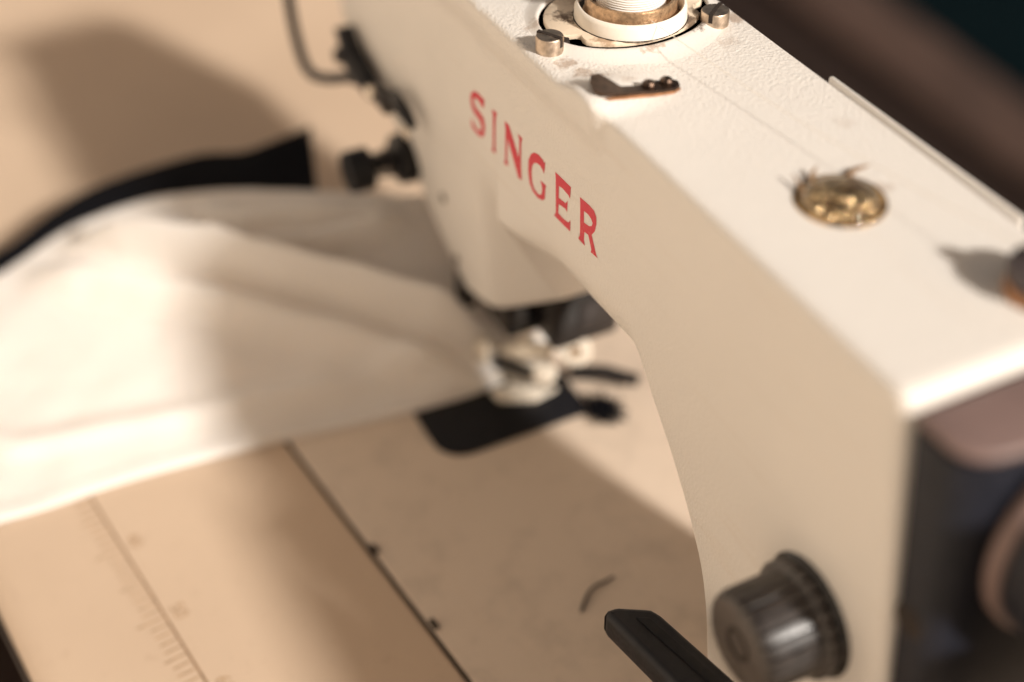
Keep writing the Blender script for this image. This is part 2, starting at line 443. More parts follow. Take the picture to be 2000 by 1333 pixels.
xs += [100.5, 102, 104, 108]
x = 112
while x < 148: xs.append(x); x += 4
xs += [149, 151, 152.4, 153.4, 154.2, 154.7, 155.0]
def top_z(x, y):
    return ZT + 3.2 * pad(x) * (1 - sstep(3, 28, y))
rows = []
for x in xs:
    b = zb(x); ring = []
    # rounding of the far end (in plan) and of the near end
    e = 0.0
    if x < -182: t = (-182 - x) / 12; e = 12 * (1 - math.sqrt(max(0, 1 - t * t)))
    en = 0.0
    if x > 151.0: t = (x - 151.0) / 4.0; en = 3.2 * (1 - math.sqrt(max(0, 1 - t * t)))
    nf = 44
    zs = []
    for i in range(nf):
        t = i / (nf - 1); t = 0.5 - 0.5 * math.cos(math.pi * t) if True else t
        zs.append(ZT - en + (b - (ZT - en)) * t)
    zs = [ZT - en - q for q in (0, 0.15, 0.5, 1.0, 1.6, 2.2)] + [z for z in zs if z < ZT - en - 3]
    while len(zs) < nf + 6: zs.append(b + 0.0)
    def shear(xx, z): return xx + max(0, xx - 100) / 54.0 * 0.15 * (38 - max(z, -140)) * (1 if z < 38 else 0)
    fr = []
    for z in zs: fr.append(Vector((shear(x, z), front_y(x, z + en) + e + en, z + (top_z(x, 2.0) - ZT) * sstep(30, 41, z))))
    yb = 65 - e - en
    bot = []
    y0 = fr[-1].y
    for i in range(1, 7): t = i / 6; bot.append(Vector((shear(x, b), y0 + (yb - 3 - y0) * t, b)))
    back = []
    for i in range(8): t = i / 7; z = b + 1.0 + (ZT - en - 2.2 - b - 1.0) * t; back.append(Vector((shear(x, z), yb, z)))
    tp = []
    y1 = fr[0].y
    for i in range(14):
        t = 1 - i / 14; yy = y1 + (yb - 1.6 - y1) * t
        tp.append(Vector((x, yy, top_z(x, yy) - en)))
    rows.append(fr + bot + back + tp)
bd = MB(); vs = bd.grid(rows, close_v=True); bd.face(list(reversed(vs[0]))); bd.face(vs[-1])
body = bd.build('body', M['paint'], mach, 50)

# bed set into the table
bed = MB()
bl = [tb(-116, SEAM_V + 1.5)[:2], tb(260, SEAM_V + 1.5)[:2], tb(260, 310)[:2], tb(-116, 310)[:2]]
bed.prism(bl, TZ - 30, TZ + 0.4, 1.2)
bed.build('bed', M['bed'], mach)
for (x, y) in ((-12, -64), (28, -59)):
    h = MB(); h.prism([(x - 2.4, y - 1.5), (x + 2.2, y - 0.9), (x + 1.8, y + 1.0), (x - 2.6, y + 0.5)], TZ + 0.2, TZ + 1.4, 0.4)
    h.build('hinge', M['dirt_hollow'], mach)
# black needle plate with a rounded corner
npl = MB()
pl = [(-76, -24), (-56, -24.3)] + [(-52 + 12 * math.sin(R(a)), -12.3 - 12 * math.cos(R(a))) for a in range(10, 91, 16)] + [(-40, 34), (-44, 38), (-100, 38), (-100, -24)]
npl.prism(pl, TZ + 0.5, TZ + 1.5, 0.3); npl.build('needle_plate', M['black_plastic'], mach)
for y in (22, 27, 32):
    fd = MB()
    for k in range(9): x = -84 + k * 2.4; fd.prism([(x, y), (x + 2.2, y), (x + 2.2, y + 2.4), (x, y + 2.4)], TZ + 1.6, TZ + 2.6 + 0.3 * (k % 2), 0.2, None, 1)
    fd.build('feed_dog', M['steel'], mach)

# back cover plate
bc = MB(); bc.box(38, 116, 65.35, 67.0, -26, 41.9, 0.7, 3); bc.build('back_cover', M['paint'], mach)

# lettering: flat red print on the arm
def zp(zx, zy):
    px, py = 880 + zx / 3.509 - 1000, 150 + zy / 3.509 - 666.5
    d = Vector((ax[0] * px + ax[1] * py + ax[2] * 2800, ay[0] * px + ay[1] * py + ay[2] * 2800, az[0] * px + az[1] * py + az[2] * 2800))
    t = 168.549 / d.y
    return 316.547 + d.x * t, 241.651 + d.z * t
LET = {
 'S': [[(228,218),(215,203),(190,162),(170,146),(160,152),(160,180),(177,215),(206,250),(229,290),(237,340),(234,392),(220,418),(195,403),(165,370),(146,340),(142,288),(149,290),(162,325),(185,360),(204,376),(213,366),(211,332),(194,292),(164,250),(145,205),(137,150),(143,112),(160,98),(185,109),(212,138),(233,162)]],
 'I': [[(285,222),(319,250),(311,278),(308,350),(306,490),(314,528),(284,508),(292,478),(292,350),(291,270)]],
 'N': [[(372,302),(402,335),(470,560),(472,430),(460,390),(493,425),(485,458),(484,600),(488,712),(465,690),(392,425),(388,570),(398,614),(368,594),(376,562),(377,362)]],
 'G': [[(641,668),(632,640),(615,610),(590,592),(573,592),(561,612),(556,650),(560,720),(575,770),(600,803),(618,812),(627,798),(629,765),(617,710),(656,748),(650,775),(648,838),(632,849),(600,832),(565,787),(543,730),(533,650),(535,570),(552,530),(575,520),(605,535),(635,573),(641,592),(650,583),(648,620)]],
 'E': [[(718,652),(826,758),(820,838),(808,812),(770,768),(744,748),(743,830),(790,868),(804,850),(800,930),(788,906),(742,872),(739,935),(775,975),(808,1000),(823,985),(820,1062),(711,952),(722,930),(722,700)]],
 'R': [[(888,825),(950,880),(985,920),(1000,965),(1001,1010),(990,1060),(968,1085),(1000,1225),(1010,1246),(962,1203),(966,1185),(945,1085),(918,1064),(915,1120),(922,1160),(877,1110),(888,1088),(890,870)],[(915,920),(945,945),(965,975),(975,1005),(968,1025),(950,1025),(915,1000)]],
}
for ch in 'SINGER':
    lm = MB(); lm.sheet([[zp(*p) for p in lp] for lp in LET[ch]], lambda a, b: (a, front_y(a, b) - 0.07, b))
    lm.build('letter', M['red'], mach, recalc=False)

# ---- spool holder on the far top of the arm
CX, CY = -16.0, 33.0
bs = MB()
rows = []
for i in range(72):
    a = 2 * math.pi * i / 72; c, s = math.cos(a), math.sin(a)
    rows.append([Vector((-20 + c * kx, 33 + s * ky, z)) for kx, ky, z in ((33, 30.5, 41.4), (30, 29.5, 41.6), (26, 28.3, 42.3), (23.5, 27.4, 43.0), (22.2, 26.9, 43.25), (21.2, 26.5, 42.9), (21.1, 26.3, 42.0))])
bs.grid(rows, close_u=True); bs.build('holder_rim', M['boss'], mach, 60)
gp = MB(); gp.lathe((0, 0, 0), [(1.0, 0.0), (0.0, 0.0)], seg=60)
for v in gp.bm.verts: v.co = Vector((-20 + v.co.x * 20.8, 33 + v.co.y * 26.5, 42.35))
gp.build('grime_gap', M['dirt_hollow'], mach)
pp = MB(); rows = []
for i in range(72):
    a = 2 * math.pi * i / 72; c, s = math.cos(a), math.sin(a)
    cut = 1.0
    for sa in (-62, 62):      # notches beside the two screws
        d = abs(math.degrees(a) - (sa % 360)); d = min(d, 360 - d); cut -= 0.13 * max(0, 1 - (d / 9) ** 2)
    rows.append([Vector((-20 + c * 19.3 * q * cut, 33 + s * 25.0 * q * cut, z)) for q, z in ((1.0, 42.4), (1.0, 43.45), (0.985, 43.85), (0.6, 43.9), (0.0, 43.9))])
pp.grid(rows, close_u=True); pp.build('holder_plate', M['plate_cream'], mach, 50)
cr = MB(); cr.lathe((CX, CY, 43.7), [(16.8, 0), (16.6, 3.6), (16.2, 4.7), (15.7, 4.9), (15.2, 4.5), (15.0, 0)], seg=64, a0=-119, a1=118)
cr.build('thread_ring', M['ring_cream'], mach, 50)
cup = MB(); cup.lathe((CX, CY, 43.7), [(14.6, 0), (14.4, 1.2), (13.7, 2.2), (13.5, 6.6), (13.2, 7.3), (12.6, 7.4), (12.1, 6.8), (11.9, 3.0), (0, 2.8)], seg=64)
cup.build('spool_cup', M['bronze'], mach, 40)
dg = MB(); dg.lathe((CX, CY, 43.95), [(17.1, 0), (16.9, 0.10), (14.6, 0.12), (14.0, 0)], seg=96, rib=lambda i: 1 + 0.022 * noise.noise(Vector((i * 0.6, 0, 3))))
dg.build('grime_line', M['dirt_hollow'], mach)
def slotted(x, y, z, r, h, ang, mat, name='screw'):
    s = MB()
    s.lathe((x, y, z), [(r, 0), (r, h - 0.5), (r - 0.25, h - 0.12), (r - 0.7, h), (0, h + 0.25)], seg=36)
    o = s.build(name, mat, mach, 35)
    sl = MB(); c, q = math.cos(ang), math.sin(ang); w = r * 0.15
    pts = [(x + c * a - q * b, y + q * a + c * b) for a, b in ((-r * 1.01, -w), (r * 1.01, -w), (r * 1.01, w), (-r * 1.01, w))]
    sl.prism(pts, z + h * 0.45, z + h + 0.3); k = sl.build('slot', M['dirt_hollow'], o); return o
slotted(-11.6, 3.8, 41.5, 4.1, 5.0, R(28), M['steel'])
slotted(-3.6, 54.6, 41.5, 4.2, 4.6, R(-52), M['steel'])
for (x, y, r) in ((-13.2, 9.2, 1.9), (-8.0, 51.2, 1.7)):
    n = MB(); n.lathe((x, y, 42.2), [(r, 0), (r * 0.9, 1.0), (0, 1.3)], seg=18, rib=lambda i: 1 + 0.25 * noise.noise(Vector((i * 1.3, x, y)))); n.build('notch_dark', M['dirt_hollow'], mach)  # dark lump painting in the shaded hollow of each notch

# ---- flat thread guide clip with two little screws
gl = [(17.9, 0.6), (15.6, 2.2), (15.4, 4.8), (17.6, 6.6), (21.3, 8.4), (21.9, 13.0), (20.9, 20.4), (21.0, 24.2), (23.0, 25.6), (25.2, 24.9), (26.4, 22.4), (26.2, 16.5), (25.2, 10.2), (24.2, 4.6), (23.4, 1.6), (21.5, 0.0)]
def gf(x, y, z):
    lift = 3.2 * (1 - sstep(3, 11, y)) * sstep(27, 15, x)
    return (x, y, z + lift * 0.7 + 2.2 * (1 - sstep(3, 28, y)) * 0.9)
gd = MB(); gd.prism(gl, 42.55, 43.35, 0, gf)
clip = gd.build('thread_guide', M['dark_steel'], mach, 30)
gb = MB(); gb.prism([(19.5, 2.0), (22.4, 0.6), (24.6, 3.0), (25.7, 9.6), (26.5, 16.5), (26.6, 22.4), (25.4, 25.2), (20.9, 24.4), (21.4, 10)], 41.7, 42.5, 0.2, lambda x, y, z: (x, y, z + 2.2 * (1 - sstep(3, 28, y)) * 0.9))
gb.build('guide_lit_edge', M['copper'], clip)  # copper tone paints in the warm light along the clip's lower edge
for (x, y) in ((23.2, 16.0), (23.0, 21.8)):
    s = MB(); s.lathe(gf(x, y, 43.3), [(1.9, 0), (1.9, 1.0), (1.4, 1.6), (0.5, 1.7), (0.4, 0.7), (0, 0.7)], seg=20, rib=lambda i: 0.93 + 0.07 * (i % 2)); s.build('guide_screw', M['dark_steel'], clip, 30)

# ---- oil sight window
WX, WY = 89.2, 31.8
wd = MB(); wd.lathe((WX, WY, 41.3), [(11.6, 0.2), (11.4, 0.75), (10.8, 0.95), (10.2, 0.6), (9.8, 0.0)], seg=56)
win = wd.build('oil_window', M['brass'], mach, 40)
wd = MB(); wd.lathe((WX, WY, 41.3), [(10.0, 0.1), (9.6, -1.5), (7, -4.5), (0, -5)], seg=40); wd.build('oil_well', M['well'], win)
gd = MB(); gd.lathe((WX, WY, 41.4), [(10.1, 0.3)] + [(10.1 * math.cos(R(a)), 0.3 + 3.4 * math.sin(R(a))) for a in range(12, 90, 12)] + [(0, 3.7)], seg=48)
gd.build('glass', M['glass'], win, 60)
for (x, y, r) in ((WX - 3, WY - 3, 2.2), (WX + 2.5, WY + 3, 2.6), (WX + 3.4, WY - 3.4, 1.8), (WX - 4, WY + 4, 1.9), (WX, WY, 1.5)):
    s = MB(); s.lathe((x, y, 38.0), [(r, -1), (r, 0.8), (r * 0.8, 1.3), (0, 1.5)], seg=18); s.build('gear_stud', M['brass'], win)
for pts in (((84.5, 24.5), (81, 25.5), (77.2, 25.8)), ((80.2, 29.4), (77.6, 31.4), (76.9, 33.4)), ((81.2, 39.6), (81.0, 42.8), (82.6, 45.2))):
    s = MB(); s.tube([(pts[0][0], pts[0][1], 42.1), (pts[1][0], pts[1][1], 43.0), (pts[2][0], pts[2][1], 44.2)], 0.7, 8, (1.2, 0.9, 0.25)); s.build('seal_shred', M['shred'], win)

# ---- spool pin at the near back corner
sp = MB(); sp.lathe((139.8, 49.8, 41.5), [(8.6, 0), (8.6, 1.8), (8.0, 2.8), (5.4, 3.4)], seg=40); pin = sp.build('pin_base', M['copper'], mach, 40)
s2 = MB(); s2.lathe((139.8, 49.8, 44.4), [(6.6, 0), (8.6, 1.4), (9.2, 3.2), (8.4, 5.2), (5.2, 6.6), (3.0, 7.4), (2.8, 9.5), (2.8, 11.0), (1.9, 12.2), (0, 12.4)], seg=32); s2.build('pin_post', M['lavgrey'], pin, 40)

# ---- thread tension on the head front
TX, TZc = -128.0, -60.0
def ylathe(name, y0, prof, mat, parent=None, seg=40, rib=None, x=TX, z=TZc):
    s = MB(); s.lathe((x, y0, z), prof, axis=(0, -1, 0), seg=seg, rib=rib); return s.build(name, mat, parent or mach, 35)
yd = front_y(TX, TZc)
ylathe('tension_disc', yd + 1.0, [(9.8, 0), (10.3, 1.0), (10.3, 3.0), (9.2, 3.6), (9.2, 4.2), (10.0, 4.8), (9.8, 6.6), (8.0, 7.8), (5.2, 8.6), (0, 8.8)], M['black_metal'])
spg = MB(); spg.tube([(TX + (5.6 - 0.022 * k) * math.cos(k * 0.52), yd - 7 - k * 0.145, TZc + (5.6 - 0.022 * k) * math.sin(k * 0.52)) for k in range(60)], 0.55, 6); spg.build('tension_spring', M['gun'], mach)
ylathe('tension_stud', yd - 6, [(2.6, 0), (2.6, 14), (0, 14)], M['black_metal'])
ylathe('tension_knob', yd - 16, [(4.5, 0), (7.8, 0.6), (8.3, 1.2), (8.3, 9.4), (7.6, 10.4), (3.0, 10.6), (2.8, 9.8), (0, 9.8)], M['black_plastic'], seg=56, rib=lambda i: 1.0 if i % 4 < 2 else 0.965)
# thread plates above the tension
b1 = MB(); b1.box(-136, -122, -7.5, -1.0, -36, -29.5, 1.2); o = b1.build('thread_plate', M['gun'], mach)
s = MB(); s.lathe((-134, -7.4, -32), [(3.0, 0), (3.0, 1.4), (1.8, 2.2), (0, 2.4)], axis=(0, -1, 0), seg=20); s.build('plate_screw', M['bright_steel'], o)
b2 = MB()
b2.tube([(-121, -3, -27), (-114, -5, -25.5), (-108, -5, -27.5), (-102.5, -4, -31)], 2.6, 10, (0.8, 1, 1.1, 0.7)); o = b2.build('check_lever', M['black_metal'], mach)
s = MB(); s.lathe((-104, -6, -33.5), [(2.3, 0), (2.3, 1.2), (0, 1.8)], axis=(0, -1, 0), seg=16); s.build('lever_tip', M['bright_steel'], o)
# bent wire guard with its bracket
br = MB(); br.prism([(-167, -27), (-171, -22), (-166, -20), (-158, -27), (-147, -30), (-139.5, -33), (-141, -37), (-160, -36), (-168, -35)], 1.0, 8.0, 0.8, lambda x, y, z: (x, -z, y))
gbk = br.build('guard_bracket', M['cover_black'], mach)
s = MB(); s.lathe((-166, -8, -31.5), [(3.2, 0), (3.2, 1.5), (1.6, 2.4), (0, 2.5)], axis=(0, -1, 0), seg=18); s.build('bracket_screw', M['gun'], gbk)
gw = MB()
wp = [(-205, -15, 40), (-204.5, -15, 10), (-203, -15, -14), (-201, -15, -28), (-196.5, -15, -38), (-190, -15, -43.6), (-182, -14, -44.4), (-172, -11, -41.5), (-160, -7, -36), (-150, -5, -34)]
cw = []
for i in range(len(wp) - 1):
    for k in range(4):
        t = k / 4; p0, p1, p2, p3 = (Vector(wp[max(0, min(len(wp) - 1, i + q))]) for q in (-1, 0, 1, 2))
        cw.append(0.5 * ((2 * p1) + (p2 - p0) * t + (2 * p0 - 5 * p1 + 4 * p2 - p3) * t * t + (3 * p1 - p0 - 3 * p2 + p3) * t ** 3))
cw.append(Vector(wp[-1])); gw.tube([c - Vector((0, 0, 2.5)) for c in cw], 2.2, 10); gw.build('wire_guard', M['cover_black'], gbk)
# small screws of the face plate
for (x, z) in ((-96, -60), (-91, -86)):
    s = MB(); s.lathe((x, front_y(x, z) + 0.3, z), [(1.9, 0), (1.8, 0.9), (0, 1.1)], axis=(0, -1, 0), seg=16); s.build('face_screw', M['dark_steel'], mach)

# ---- under the head: bars, needle, presser foot
def zrod(name, x, y, z0, z1, r, mat, parent=None):
    s = MB(); s.lathe((x, y, z0), [(r, 0), (r, z1 - z0)], seg=24); return s.build(name, mat, parent or mach)
zrod('presser_bar', -62, 38, -118, -70, 4.6, M['gun'])
zrod('needle_bar', -74, 26, -112, -70, 4.0, M['black_metal'])
nc = MB(); nc.box(-92, -64, 14, 34, -110, -84, 2); nclamp = nc.build('needle_clamp', M['black_metal'], mach)
zrod('needle', -76, 25, -136, -106, 0.9, M['bright_steel'])
lb = MB(); lb.box(-63, -45, 24, 52, -106, -80.5, 2.5); lb.build('presser_lifter', M['black_metal'], mach)
ls = MB(); ls.box(-46, -44.2, 34, 50, -100, -86, 0.6); ls.build('lifter_plate', M['gun'], mach)
ng = MB(); ng.box(-98, -91, 7, 14, -112, -88, 1.5); ng.build('needle_guard', M['gun'], mach)
pf = MB(); pf.prism([(-80, 18), (-79, 10), (-73, 8.5), (-69.5, 16.5), (-65, 16), (-65.5, 6.5), (-59, 7), (-53, 20), (-55, 31), (-78, 30)], -135.6, -133.2, 0.6)
foot = pf.build('presser_foot', M['foot'], mach)
sh = MB(); sh.tube([(-77, 18, -125.5), (-68, 23, -121.5), (-59, 30, -117)], 4.0, 12, (0.6, 1.05, 0.8)); sh.build('foot_shank', M['foot'], foot)
hb = MB(); hb.tube([(-82, 12, -131.0), (-68, 19, -128.5), (-48, 31, -126)], 2.5, 10); hb.build('foot_gap_dark', M['black_metal'], foot)  # black rod painting in the shade of the gap below the shank
s = MB(); s.lathe((-56, 26, -124), [(4.6, 0), (4.8, 2.5), (4.0, 3.6), (0, 4.2)], axis=(0.8, -0.5, 0.35), seg=28); s.build('foot_pivot', M['foot'], foot, 35)
s = MB(); s.lathe((-50, 36, -111), [(3.2, 0), (3.2, 2), (5.8, 2.6), (6.2, 3.4), (6.2, 5.6), (5.4, 6.4), (2.2, 6.6)], axis=(0.8, -0.45, 0.4), seg=32); fs_ = s.build('foot_screw', M['foot'], foot, 35)
s = MB(); s.lathe((-50, 36, -111), [(2.2, 6.2), (2.1, 6.75), (0, 6.75)], axis=(0.8, -0.45, 0.4), seg=20); s.build('screw_socket', M['shred'], fs_)
s = MB(); s.lathe((-79, 10, -128), [(3.6, 0), (3.8, 7), (2.6, 9), (0, 9.5)], seg=20); s.build('needle_screw', M['foot'], nclamp, 40)
s = MB(); s.box(-99, -91, -1, 7, -136, -127, 1.5); s.build('edge_guide', M['black_metal'], mach)
pb = MB(); pb.tube([(-60, 40, -133), (-52, 50, -131), (-42, 60, -131.5)], 3.2, 10, (1, 1, 0.8)); pb.build('thread_cutter', M['gun'], mach)

# ---- stitch dial on the column
dy = -1.0
ylathe('dial_plate', 4.0, [(16.9, 0), (16.9, 4.4), (15.8, 5.4), (0, 5.4)], M['black_metal'], x=138.5, z=-44.5)
def knurl(i): return 1.0 if i % 6 < 5 else 0.945
dial = ylathe('stitch_dial', -1.5, [(15.4, 0), (15.8, 1), (15.8, 3), (14.0, 4), (13.8, 17), (13.0, 19.2), (11.8, 20.0), (0, 19.8)], M['dial'], seg=144, rib=knurl, x=138.5, z=-44.5)
ylathe('dial_hub', -21.2, [(5.0, 0), (4.6, 0.5), (3.6, 0.45), (3.2, -0.1), (0, -0.2)], M['dirt_hollow'], dial, x=138.5, z=-44.5)
wq = MB(); wq.tube([(108 + k, -1.2 - 0.02 * k, -84 - 0.04 * (k - 6) ** 2 * (1 if k > 6 else 0.2) + 0) for k in range(0, 22, 2)], 0.45, 6); wq.build('dial_wire', M['gun'], mach)
# ---- reverse lever
lv = MB(); lv.prism([(84, -27.5), (82.6, -25.0), (83.6, -22.0), (88.5, -13.8), (92, -12.4), (150, 0.0), (150, -14), (125, -20.5)], -98, -88, 2.2, None, 3)
lever = lv.build('reverse_lever', M['cover_black'], mach, 40)
lr = MB(); lr.prism([(90, -20.0), (92, -16.5), (140, -5.5), (140, -9)], -88.2, -87.4, 0.3); lr.build('lever_rib', M['black_plastic'], lever)

# ---- belt cover and hand wheel
def cvx(x, y, z): return (x + 0.15 * (38 - z) * max(0, 1 - (x - 156.5) / 28), y, z)
bcv = MB(); bcv.prism([(156.7, 1.2), (167, 1.4), (170.5, 2.4), (173.2, 4.6), (175, 8), (176, 14), (176.5, 63), (156.7, 63)], -137.4, 36, 1.6, cvx)
cover = bcv.build('belt_cover', M['cover_navy'], mach, 30)
s = MB(); s.lathe((168.5, 1.9, -15), [(4.6, 0), (4.6, 0.5), (4.2, 0.8), (0, 0.9)], axis=(0, -1, 0), seg=24); s.build('cover_hole_dark', M['dirt_hollow'], cover)  # dark disc painting in the shade of a hole in the cover
hw = MB(); hw.lathe((177.5, 42, 11), [(8, -1), (8, 0), (30, 0.5), (32, 5), (32, 15), (28, 17), (25, 12), (11, 10), (10, 15), (0, 15)], axis=(1, 0, 0), seg=80)
wheel = hw.build('hand_wheel', M['cover_navy'], mach, 35)
rm = MB(); rm.lathe((177.5, 42, 11), [(30.1, 0.3), (32.6, 0.4), (33.4, 1.2), (33.4, 4.0), (32.6, 4.8), (30.1, 4.9)], axis=(1, 0, 0), seg=96); rm.build('wheel_lit_rim', M['lit_brown'], wheel, 50)  # lighter brown paints in the sunlit edge of the hand wheel
ld = MB(); ld.prism([(157.0, 1.6), (166.8, 1.8), (170.3, 2.8), (172.8, 5), (174.5, 8.2), (175.5, 14), (175.9, 62.4), (157.0, 62.4)], 36.1, 39.0, 1.4, None, 3); ld.build('cover_lit_top', M['lit_brown'], cover)  # added part; its brown stands for sunlight on the cover top
dh = MB(); dh.box(204, 230, 0.5, 64, 27, 40.5, 3, 3); dh.box(230.2, 335, 0.5, 12, -62, 40.5, 3, 3); dh.box(204, 335, 12.5, 64, -62, 1, 6, 4); dh.box(250, 335, 12.5, 64, 1.2, 28, 3, 3); blocker = dh.build('shade_boxes', M['cover_navy'], mach, 40)  # unseen boxes added to shade the table, gapped for sun on the dial
ds = MB(); ds.lathe((191.5, 42, 31), [(3, 0), (3, 14)], axis=(1, 0, 0), seg=24); ds.build('blocker_shaft', M['steel'], blocker)  # joins the added boxes to the wheel

# ================================================================== the spool of thread
spool = thing('thread_spool', CX, CY, 46.6, 'spool of white thread standing in the tan cup on the arm', 'spool')
s = MB(); s.lathe((CX, CY, 46.6), [(10.3, 0), (10.5, 1.2), (10.2, 3.0), (9.9, 16), (8.4, 52), (7.4, 55), (0, 55)], seg=48); s.build('wound_thread', M['wound'], spool, 50)
s = MB(); s.lathe((CX, CY, 46.6), [(3.4, 55.1), (3.4, 60), (2.4, 60.5), (0, 60.5)], seg=24); s.build('core', M['ring_cream'], spool)
th = MB()
loop = [(CX + 10.9 * math.cos(R(a)), CY + 10.9 * math.sin(R(a)), 48.2 - 0.9 * math.sin(R((a + 150) * 1.6))) for a in range(-150, 21, 10)]
endp = Vector((138, 48, 52)); st0 = Vector((CX + 11.0, CY - 1.5, 48.6))
run = [st0 + (endp - st0) * (k / 14) + Vector((0, 0, -3.2 * math.sin(math.pi * k / 14))) for k in range(15)]
th.tube(run, 0.10, 6); th.build('thread_end', M['thread'], spool)
tl = MB(); tl.tube([Vector(p) for p in loop], 0.13, 6); tl.build('loose_loop', M['thread'], spool)

# ================================================================== the garment
gar = thing('garment', -160, -60, TZ, 'white cotton garment with a black band lying under the presser foot', 'garment')
XR = [(-215, -95), (-179, -84), (-149, -86), (-110, -83.5), (-73, -79), (-25, -71), (4, -69), (30, -74), (62, -84)]
XL = [(-215, -215), (-150, -235), (-124, -252), (-98, -262), (-73, -263), (-46, -256), (-3, -233), (30, -212), (62, -190)]
def pdist(x, y, pl):
    best = (1e9, 0, 0)
    for (a, b), (c, d) in zip(pl, pl[1:]):
        ex, ey = c - a, d - b; L = ex * ex + ey * ey
        t = max(0, min(1, ((x - a) * ex + (y - b) * ey) / L))
        qx, qy = a + t * ex, b + t * ey
        dd = math.hypot(x - qx, y - qy); side = 1 if (ex * (y - b) - ey * (x - a)) > 0 else -1
        if dd < best[0]: best = (dd, side, t)
    return best
F1 = [(-246, -135), (-234, -123), (-185, -68), (-133, -22), (-91, 10)]
F2 = [(-245, -64), (-226, -58), (-209, -48), (-203, -30), (-199, -18), (-200, 5)]
F3 = [(-140, -190), (-117, -170), (-104, -97), (-90, -17)]
def gh(x, y, s):
    h = 2.0
    d, sd, t = pdist(x, y, F1); dd = d * sd
    h += 29.0 * math.exp(-((dd - 9) / 6.5) ** 2)
    h += 11.0 * math.exp(-((dd + 13) / 10) ** 2)
    d, sd, t = pdist(x, y, F2); dd = d * sd
    h += 18.0 * math.exp(-((dd - 8) / 6.5) ** 2) + 12 * math.exp(-((dd + 11) / 8) ** 2)
    d, sd, t = pdist(x, y, F3); dd = d * sd
    h += 3.2 * math.exp(-((dd - 5) / 7) ** 2)
    h = 2.0 + (h - 2.0) * (1 - sstep(0.72, 0.97, s))
    h += 1.6 * noise.noise(Vector((x * 0.02, y * 0.02, 1.0))) + 1.1 * noise.noise(Vector((x * 0.035 + y * 0.03, y * 0.012, 8.0))) + 0.5 * noise.noise(Vector((x * 0.07, y * 0.07, 4.0)))
    near = math.hypot(x + 76, y - 22)                     # pressed flat by the foot
    h = 1.8 + (h - 1.8) * sstep(8, 40, near)
    return h
# draped shape: rows from the front to the back, columns from the sewn edge up to the bunched far edge
LAT = [[(-95.0,-215.0,-138.0),(-111.2,-214.8,-136.4),(-127.6,-214.6,-135.1),(-144.0,-214.5,-133.9),(-160.4,-214.4,-132.8),(-176.7,-214.2,-131.7),(-193.0,-214.1,-130.7),(-203.8,-214.0,-130.0)],[(-87.4,-190.0,-138.0),(-105.8,-189.9,-136.4),(-124.5,-189.8,-135.0),(-143.1,-189.8,-133.8),(-161.7,-189.7,-132.6),(-180.2,-189.6,-131.5),(-198.7,-189.6,-130.4),(-211.0,-189.5,-129.7)],[(-84.9,-165.0,-138.0),(-104.3,-165.0,-135.8),(-123.9,-165.0,-134.1),(-143.5,-165.1,-132.4),(-163.0,-165.1,-130.9),(-182.5,-165.1,-129.4),(-201.8,-165.1,-128.0),(-214.6,-165.1,-127.0)],[(-85.4,-140.0,-138.0),(-105.3,-140.2,-134.8),(-125.4,-140.4,-132.2),(-145.6,-140.6,-129.9),(-165.5,-140.8,-127.6),(-185.3,-140.9,-125.4),(-205.0,-141.1,-123.3),(-218.0,-141.2,-122.0)],[(-83.8,-115.0,-138.0),(-104.5,-115.6,-133.5),(-125.6,-116.1,-129.9),(-146.6,-116.6,-126.5),(-167.4,-117.1,-123.3),(-187.9,-117.5,-120.3),(-208.1,-117.9,-117.3),(-221.4,-118.2,-115.4)],[(-81.1,-90.0,-138.0),(-101.6,-91.2,-132.0),(-122.6,-92.2,-127.2),(-143.4,-93.1,-122.8),(-163.9,-94.0,-118.6),(-184.0,-94.9,-114.5),(-203.7,-95.7,-110.6),(-216.6,-96.2,-108.0)],[(-77.7,-65.0,-138.0),(-96.9,-67.0,-130.5),(-116.8,-68.7,-124.6),(-136.3,-70.2,-119.0),(-155.5,-71.6,-113.8),(-174.1,-73.0,-108.7),(-192.3,-74.3,-103.8),(-204.1,-75.2,-100.6)],[(-73.5,-40.0,-138.0),(-90.8,-43.0,-129.2),(-108.8,-45.4,-122.2),(-126.5,-47.6,-115.7),(-143.7,-49.6,-109.5),(-160.4,-51.7,-103.6),(-176.5,-53.6,-97.8),(-186.9,-54.9,-94.0)],[(-70.3,-15.0,-138.0),(-85.1,-19.0,-128.2),(-100.7,-22.1,-120.4),(-116.1,-25.1,-113.1),(-130.9,-27.8,-106.3),(-145.2,-30.5,-99.6),(-158.9,-33.1,-93.2),(-167.6,-34.8,-89.0)],[(-70.2,10.0,-138.0),(-82.2,5.1,-127.7),(-95.3,1.3,-119.4),(-108.2,-2.3,-111.8),(-120.6,-5.8,-104.5),(-132.4,-9.1,-97.5),(-143.8,-12.2,-90.7),(-151.0,-14.3,-86.3)],[(-75.9,36.0,-138.0),(-85.4,30.9,-128.5),(-96.1,26.8,-121.0),(-106.6,23.0,-113.9),(-116.9,19.4,-107.3),(-126.8,16.0,-100.9),(-136.3,12.6,-94.6),(-142.3,10.4,-90.6)],[(-84.0,62.0,-138.0),(-93.0,58.2,-131.7),(-102.9,55.1,-126.6),(-112.8,52.3,-122.0),(-122.6,49.6,-117.5),(-132.2,47.0,-113.2),(-141.6,44.4,-109.1),(-147.8,42.8,-106.4)]]
LY = [-215, -190, -165, -140, -115, -90, -65, -40, -15, 10, 36, 62]; LS = [0, .15, .3, .45, .6, .75, .9, 1]
def crv(p0, p1, p2, p3, t): return 0.5 * ((2 * p1) + (p2 - p0) * t + (2 * p0 - 5 * p1 + 4 * p2 - p3) * t * t + (3 * p1 - p0 - 3 * p2 + p3) * t ** 3)
